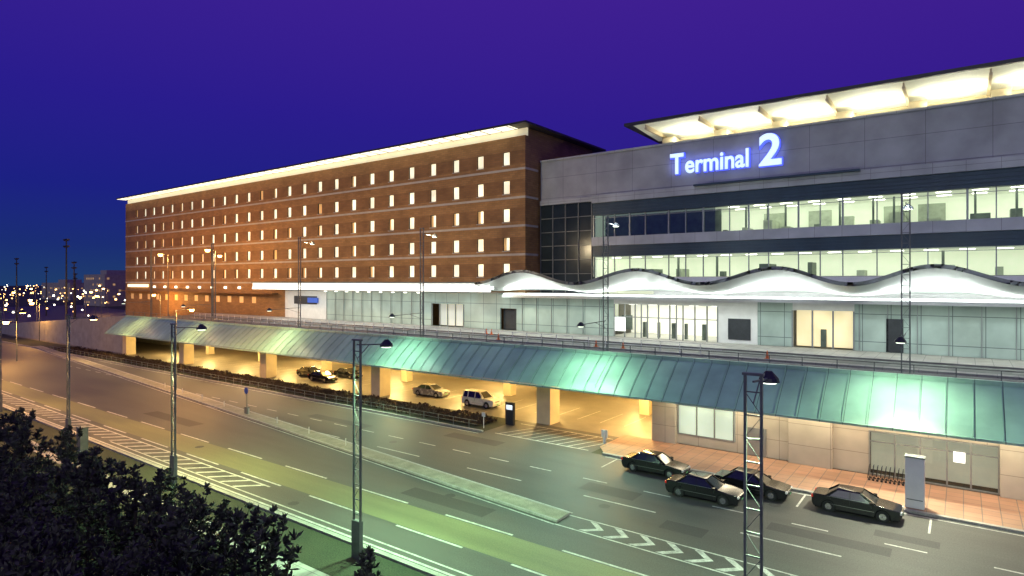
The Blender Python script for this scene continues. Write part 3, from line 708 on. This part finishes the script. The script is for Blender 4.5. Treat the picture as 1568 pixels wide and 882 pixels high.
# ------------------------------------------------------------------ cars
def car(name, loc, rz, paint, kind='sedan'):
    Rc=root(name,loc,rz); suv = kind=='suv'
    wr=.36 if suv else .32; ar=wr+.06; wb=1.38 if suv else 1.42
    L=2.28 if suv else 2.38; W=.90 if suv else .87
    zb=.28 if suv else .2; belt=1.05 if suv else .93; rz_=1.74 if suv else 1.42
    if suv: top=[(L-.04,.45),(L,.62),(L-.02,.85),(L-.2,.98),(1.05,1.08),(.0,belt+.02),(-L+.15,belt+.03),(-L+.02,.95),(-L,.6),(-L+.05,.4)]
    else: top=[(L-.06,.34),(L,.5),(L-.03,.66),(L-.16,.76),(1.6,.85),(1.05,.92),(0,.94),(-1.4,.97),(-L+.22,.95),(-L+.05,.88),(-L,.55),(-L+.04,.34)]
    pts=[(L-.12,zb)]+top+[(-L+.12,zb)]
    for cx in (-wb,wb):
        for k in range(9):
            t=math.pi-math.pi*k/8
            pts.append((cx+ar*math.cos(t), max(zb, wr+ar*math.sin(t)*1.0) if 0<k<8 else zb))
    def yy(x,z):
        w_=W
        if abs(x)>1.5: w_*=1-.16*((abs(x)-1.5)/(L-1.5))**2
        if z>.72: w_*=1-.09*(z-.72)/.3
        if z<.45: w_*=.97
        return w_
    g=Geo(); n_=len(pts)
    for s in (-1,1): g.v += [(x,s*yy(x,z),z) for x,z in pts]
    g.f.append(tuple(range(n_))); g.f.append(tuple(reversed(range(n_,2*n_))))
    for i in range(n_): j=(i+1)%n_; g.f.append((i,j,n_+j,n_+i))
    g.done('body',paint,Rc,local=True,smooth=True,bevel=.035)
    if suv: b0,b1,t0,t1=-2.12,1.0,-1.95,.3
    else: b0,b1,t0,t1=-1.62,1.08,-1.02,.32
    hb,ht=W-.09,W-.26; zl=belt-.01; zt=rz_-.06
    G=Geo(); B=[(b1,-hb+.06),(b1-.2,-hb),(b0+.2,-hb),(b0,-hb+.08),(b0,hb-.08),(b0+.2,hb),(b1-.2,hb),(b1,hb-.06)]
    T=[(t1,-ht+.06),(t1-.12,-ht),(t0+.12,-ht),(t0,-ht+.06),(t0,ht-.06),(t0+.12,ht),(t1-.12,ht),(t1,ht-.06)]
    G.v=[(x,y,zl) for x,y in B]+[(x,y,zt) for x,y in T]
    for i in range(8): j=(i+1)%8; G.f.append((i,j,8+j,8+i))
    G.f.append(tuple(range(8,16))); G.done('glass',M['carglass'],Rc,local=True)
    g=Geo()
    RT=[(x*1.0+(.03 if x>0 else -.03),y*1.03) for x,y in T]
    g.v=[(x,y,zt-.01) for x,y in RT]+[(x*.92,y*.86,rz_) for x,y in RT]
    for i in range(8): j=(i+1)%8; g.f.append((i,j,8+j,8+i))
    g.f.append(tuple(range(8,16))); g.f.append(tuple(reversed(range(8))))
    for i in (0,7): g.beam((B[i][0],B[i][1]*1.04,zl),(T[i][0],T[i][1]*1.04,zt),.07,.07)
    for i in (3,4): g.beam((B[i][0],B[i][1]*1.03,zl),(T[i][0],T[i][1]*1.05,zt),.16,.09)
    for s in (-1,1):
        g.beam((-.28,s*hb*1.01,zl),(-.28,s*ht*1.02,zt),.09,.05)
        if suv: g.beam((-1.3,s*hb*1.01,zl),(-1.3,s*ht*1.02,zt),.12,.05)
        g.beam((b1-.2,s*hb*1.0,zl),(t1-.05,s*ht*1.02,zt),.06,.06)
        g.box(.78,.98,s*(W+.08)-.09,s*(W+.08)+.09,belt-.02,belt+.13)
    g.done('roof_and_pillars',paint,Rc,local=True,smooth=True)
    t=Geo(); h=Geo(); a=Geo()
    for x in (-wb,wb):
        for s in (-1,1):
            y0,y1=sorted((s*(W-.22),s*(W-.02)))
            t.cyl((x,y0,wr),(x,y1,wr),wr,wr,24)
            h.cyl((x,s*(W-.025),wr),(x,s*(W-.005),wr),wr*.62,wr*.58,14)
            for k in range(6):
                an=k*math.pi/3; h.beam((x,s*(W-.0),wr),(x+math.cos(an)*wr*.56,s*(W-.0),wr+math.sin(an)*wr*.56),.03)
            a.cyl((x,s*(W-.5),wr),(x,s*(W-.12),wr),ar-.005,ar-.005,20)
    a.box(-L+.2,L-.2,-W+.15,W-.15,zb-.06,zb+.2)
    t.done('tyres',M['tyre'],Rc,local=True,smooth=True); h.done('wheel_hubs',M['chrome'],Rc,local=True); a.done('wheel_wells',M['tyre'],Rc,local=True)
    hz=.72 if not suv else .85
    g=Geo()
    for s in (-1,1): g.box(L-.12,L-.01,s*.6-.15,s*.6+.15,hz-.14,hz-.01)
    g.done('headlamps',M['headl'],Rc,local=True,bevel=.02)
    g=Geo()
    for s in (-1,1): g.box(-L-.006,-L+.1,s*.62-.13,s*.62+.13,hz-.02,hz+.13)
    g.done('tail_lamps',M['taill'],Rc,local=True,bevel=.01)
    g=Geo(); g.box(L-.06,L+.012,-.38,.38,hz-.15,hz-.01)
    for s in (-1,1): g.box(-1.5,1.0,s*(W-.005)-.012,s*(W-.005)+.012,.50,.525); g.box(-1.5,.9,s*(hb+.02)-.01,s*(hb+.02)+.01,belt,belt+.02)
    g.done('grille_and_trim',M['chrome'],Rc,local=True)
    g=Geo(); g.box(L+.013,L+.02,-.17,.17,.38,.50); g.box(-L-.012,-L-.005,-.17,.17,.5,.62); g.done('number_plates',M['plate'],Rc,local=True)
    g=Geo()
    for s in (-1,1):
        for xx in (-.28,.85,-1.28): g.box(xx-.006,xx+.006,s*(W*.985)-.012,s*(W*.985)+.013,.32,.86 if not suv else .98)
    g.done('door_gaps',M['tyre'],Rc,local=True)
for (x,y,r) in ((-5.2,42.2,0),(-13.5,39.3,.01),(-11.3,42.1,-.02),(-18.2,42.4,0)): car('taxi',(x,y,.006),r,M['blackpaint'])
car('sports_utility_vehicle',(-43.5,53.2,.01),math.radians(0),M['whitepaint'],'suv')
car('parked_car',(-52.5,54.5,.01),math.radians(4),M['silverpaint'])
for (x,y) in ((-77.5,55),(-72.5,53.5),(-72,57.5)): car('parked_car',(x,y,.01),0,M['blackpaint'])

# ------------------------------------------------------------------ street furniture
R=root('information_pillar',(-2.4,45.0,.14)); g=Geo(); g.box(-.5,.5,-.35,.35,0,3.05); g.done('panel',M['white'],R,local=True,bevel=.03)
g=Geo(); g.box(-.53,.53,-.38,.38,3.06,3.14); g.box(-.42,.42,-.362,-.352,.5,.56); g.done('cap',M['galv'],R,local=True)
R=root('luggage_cart_row',(-5.4,49.4,.14)); g=Geo()
for i in range(11):
    x=i*.25; g.beam((x,-.28,.15),(x+.1,-.28,1.0),.03); g.beam((x,.28,.15),(x+.1,.28,1.0),.03); g.beam((x+.1,-.28,1.0),(x+.1,.28,1.0),.035); g.beam((x,-.28,.2),(x+.75,-.28,.2),.025); g.beam((x,.28,.2),(x+.75,.28,.2),.025); g.beam((x+.1,-.28,.6),(x+.1,.28,.6),.02)
    for yy_ in (-.28,.28): g.cyl((x+.1,yy_-.02,.08),(x+.1,yy_+.02,.08),.08,.08,8)
g.done('carts',M['dkmetal'],R,local=True)
R=root('display_board',(-35.6,48.0,.01)); g=Geo(); g.box(-.5,.5,-.15,.15,0,2.2); g.done('cabinet',M['dkmetal'],R,local=True,bevel=.03); g=Geo(); g.box(-.36,.36,-.17,-.155,1.5,1.95); g.done('screen',M['screen'],R,local=True)
R=root('traffic_sign',(-60.5,35.2,.15)); g=Geo(); g.cyl((0,0,0),(0,0,2.6),.05,.05,8); g.box(-.25,.25,-.15,.15,0,.7); g.done('post',M['galv'],R,local=True); g=Geo(); g.cyl((0,-.06,2.4),(0,-.1,2.4),.34,.34,20); g.done('disc',mat('sign_blue_paint',(.03,.08,.4),.4,.1,1),R,local=True)
R=root('utility_cabinet',(-58.7,19.7,0)); g=Geo(); g.box(-.4,.4,-.3,.3,.1,1.9); g.box(-.45,.45,-.35,.35,0,.1); g.box(-.44,.44,-.34,.34,1.9,1.98); g.done('cabinet',M['galv'],R,local=True,bevel=.02)
R=root('bollard',(-25.0,47.4,.01)); g=Geo(); g.cyl((0,0,0),(0,0,1.1),.14,.14,12); g.box(-.3,.3,-.03,.03,.5,1.15); g.done('body',M['white'],R,local=True)
R=root('traffic_sign',(-36.5,45.0,.14)); g=Geo(); g.cyl((0,0,0),(0,0,1.5),.04,.04,8); g.box(-.2,.2,-.05,-.02,1.1,1.5); g.done('post',M['white'],R,local=True)
R=root('delineator_row',(-60,40,0)); g=Geo()
x=-84
while x<-38: g.cyl((x,ymed(x),.15),(x,ymed(x),.75),.04,.04,6); x+=6
g.done('posts',M['white'],R)
R=root('roadside_fence',(-60,44.6,0)); g=Geo(); x=-150
while x<-37: g.box(x-.03,x+.03,44.6,44.66,0,.85); x+=2
g.box(-150,-37,44.61,44.65,.8,.85); g.box(-150,-37,44.61,44.65,.45,.49); g.done('rails',M['galv'],R)

# ------------------------------------------------------------------ vegetation
def leafmass(name, mtl, n_, fn, size, parent=None):
    vs=[];fs=[]
    for _ in range(n_):
        p=Vector(fn()); d=Vector((random.gauss(0,1),random.gauss(0,1),random.gauss(.3,1))).normalized(); e=d.orthogonal().normalized(); e.rotate(Matrix.Rotation(random.random()*6.28,3,d))
        s=size*random.uniform(.6,1.4); i=len(vs); vs+=[tuple(p-e*s*.4),tuple(p+e*s*.4),tuple(p+d*s)]; fs.append((i,i+1,i+2))
    me=bpy.data.meshes.new(name); me.from_pydata(vs,[],fs); me.materials.append(mtl); o=bpy.data.objects.new(name,me); COL.objects.link(o)
    if parent: o.parent=parent
    return o
def hfn():
    x=random.uniform(-150,-37.5); y=random.uniform(45.3,48.6)
    h=.4+.15*math.sin(x*.9+math.sin(y*2))+.1*math.sin(x*2.3+y)
    return (x,y,random.random()**.4*max(.2,h))
leafmass('hedge',M['hedge'],26000,hfn,.24)

def tree_mesh(name,h,rad,seed):
    rnd=random.Random(seed); tr=Geo(); tufts=[]
    tr.cyl((0,0,0),(0,0,h*.9),h*.022,h*.006,7)
    nl=int(h*4.6)
    for i in range(nl):
        t=.18+.8*i/nl; z=h*t*.93; an=i*2.4+rnd.uniform(-.6,.6); ln=rad*(1-t)**.55*rnd.uniform(.4,1.4)+.25
        p0=Vector((0,0,z)); p1=p0+Vector((math.cos(an)*ln*.6,math.sin(an)*ln*.6,ln*.12)); p2=p0+Vector((math.cos(an)*ln,math.sin(an)*ln,ln*.6+.35))
        tr.cyl(p0,p1,.035,.022,5,False); tr.cyl(p1,p2,.022,.01,5,False)
        for k in range(int(3+ln*5.5)):
            s=rnd.uniform(.35,1.0); q=p0.lerp(p1,s/.6) if s<.6 else p1.lerp(p2,(s-.6)/.4)
            q=q+Vector((rnd.gauss(0,.12),rnd.gauss(0,.12),rnd.gauss(.06,.12)))
            tufts.append((q,.24+.14*rnd.random()))
        # upright leading shoots
        if rnd.random()<.5:
            for k in range(4): tufts.append((p2+Vector((rnd.gauss(0,.04),rnd.gauss(0,.04),.12*k)),.24))
    for k in range(8): tufts.append((Vector((rnd.gauss(0,.05),rnd.gauss(0,.05),h*(.86+.02*k))),.26))
    vs=[];fs=[]
    for q,sz in tufts:
        for k in range(12):
            d=Vector((rnd.gauss(0,.8),rnd.gauss(0,.8),rnd.gauss(.8,.6))).normalized()*sz*rnd.uniform(.6,1.1); e=d.orthogonal().normalized()*.036; e.rotate(Matrix.Rotation(rnd.random()*6.28,3,d))
            i=len(vs); vs+=[tuple(q-e*.5),tuple(q+e*.5),tuple(q+d*.6+e*1.3),tuple(q+d),tuple(q+d*.6-e*1.3)]; fs.append((i,i+1,i+2,i+3,i+4))
    me=bpy.data.meshes.new(name); me.from_pydata(vs,[],fs); me.materials.append(M['needle'])
    tm=bpy.data.meshes.new(name+'_t'); tm.from_pydata([tuple(v) for v in tr.v],[],tr.f); tm.materials.append(M['trunk'])
    return me,tm
tm=[tree_mesh('pine%d'%i,7.4,r,i+3) for i,r in enumerate((1.8,2.1,1.5))]
small=[tree_mesh('pinesmall%d'%i,5.2,1.1,i+30) for i in range(2)]
def tree(x,y,h,v,sm=False):
    R=root('pine_tree',(x,y,0),random.random()*6); src=(small if sm else tm)[v%(2 if sm else 3)]; k=h/(5.2 if sm else 7.4)
    a=bpy.data.objects.new('foliage',src[0]); b=bpy.data.objects.new('trunk',src[1])
    for o in (a,b): COL.objects.link(o); o.parent=R; o.scale=(max(k,.85),max(k,.85),k)
for i,(x,y,h) in enumerate(((-35.5,9.2,7.6),(-31.5,8.8,6.4),(-28.0,9.6,7.1),(-25.2,10.2,6.9),(-22.3,10.6,6.4),(-38,12,6.2),(-33,11.5,6.0),(-21.5,6.0,7.0),(-24.8,6.6,7.4),(-28.5,6.2,7.2),(-18.6,7.4,6.6),(-19,5.0,7.6),(-16.6,5.4,7.4),(-14.8,4.2,7.9),(-42,11,6.8),(-30,13.2,5.0),(-26,12.8,4.8))): tree(x,y,h,i)
for i,(x,y,h) in enumerate(((-19.9,12,5.9),(-16,13.6,4.7),(-23.2,13.0,4.9),(-20.5,9.6,6.2))): tree(x,y,h,i,True)
leafmass('shrub_bed',M['needle'],14000,lambda:(random.uniform(-60,-8),random.uniform(4,14.6),random.random()**.5*1.1),.34)
def dfn():
    an=random.uniform(0,1); x=-520+an*330; y=40+ (1-an)*120+random.uniform(60,130)
    return (x,y,random.random()**.6*(9+3.5*math.sin(x*.11)+2*math.sin(x*.37)))
leafmass('distant_trees',M['fartree'],22000,dfn,2.2)
for (x,y,wx,wy,h) in ((-400,150,30,20,18),(-360,165,26,20,15),(-470,190,40,20,15),(-560,180,60,20,13),(-620,260,50,30,20)):
    R=root('distant_building',(x,y,0)); g=Geo(); g.box(-wx/2,wx/2,-wy/2,wy/2,0,h); g.box(-wx/6,wx/8,-wy/4,wy/4,h,h+2.5); g.done('walls',M['concrete'],R,local=True)
    g=Geo()
    for i in range(int(wx/3)):
        for j in range(int(h/3.4)):
            if random.random()<.35: g.box(-wx/2+1+i*3,-wx/2+2.4+i*3,-wy/2-.05,-wy/2-.01,1.5+j*3.4,2.6+j*3.4); 
    for i in range(int(wy/3)):
        for j in range(int(h/3.4)):
            if random.random()<.35: g.box(wx/2+.01,wx/2+.05,-wy/2+1+i*3,-wy/2+2.2+i*3,1.5+j*3.4,2.6+j*3.4)
    g.done('lit_windows',M['windim'],R,local=True)
R=root('distant_airfield_lights',(-400,100,0)); g=Geo(); g2=Geo()
for _ in range(190):
    x=random.uniform(-750,-220); y=random.uniform(-.44,-.22)*x+random.uniform(-8,8); z=random.uniform(1.5,11); s=random.uniform(.18,.42)
    (g if random.random()<.6 else g2).cyl((x,y,z),(x,y,z+s*1.6),s,s*.7,6)
g.done('sodium_lamps',emat('distant_sodium',(1,.5,.15),8),R); g2.done('white_lamps',emat('distant_white',(1,.95,.75),7),R)
g = Geo(); g.quad((-420,66,.02),(-185,66,.02),(-185,110,.02),(-420,140,.02)); g.done('car_park_surface', M['asphalt'])
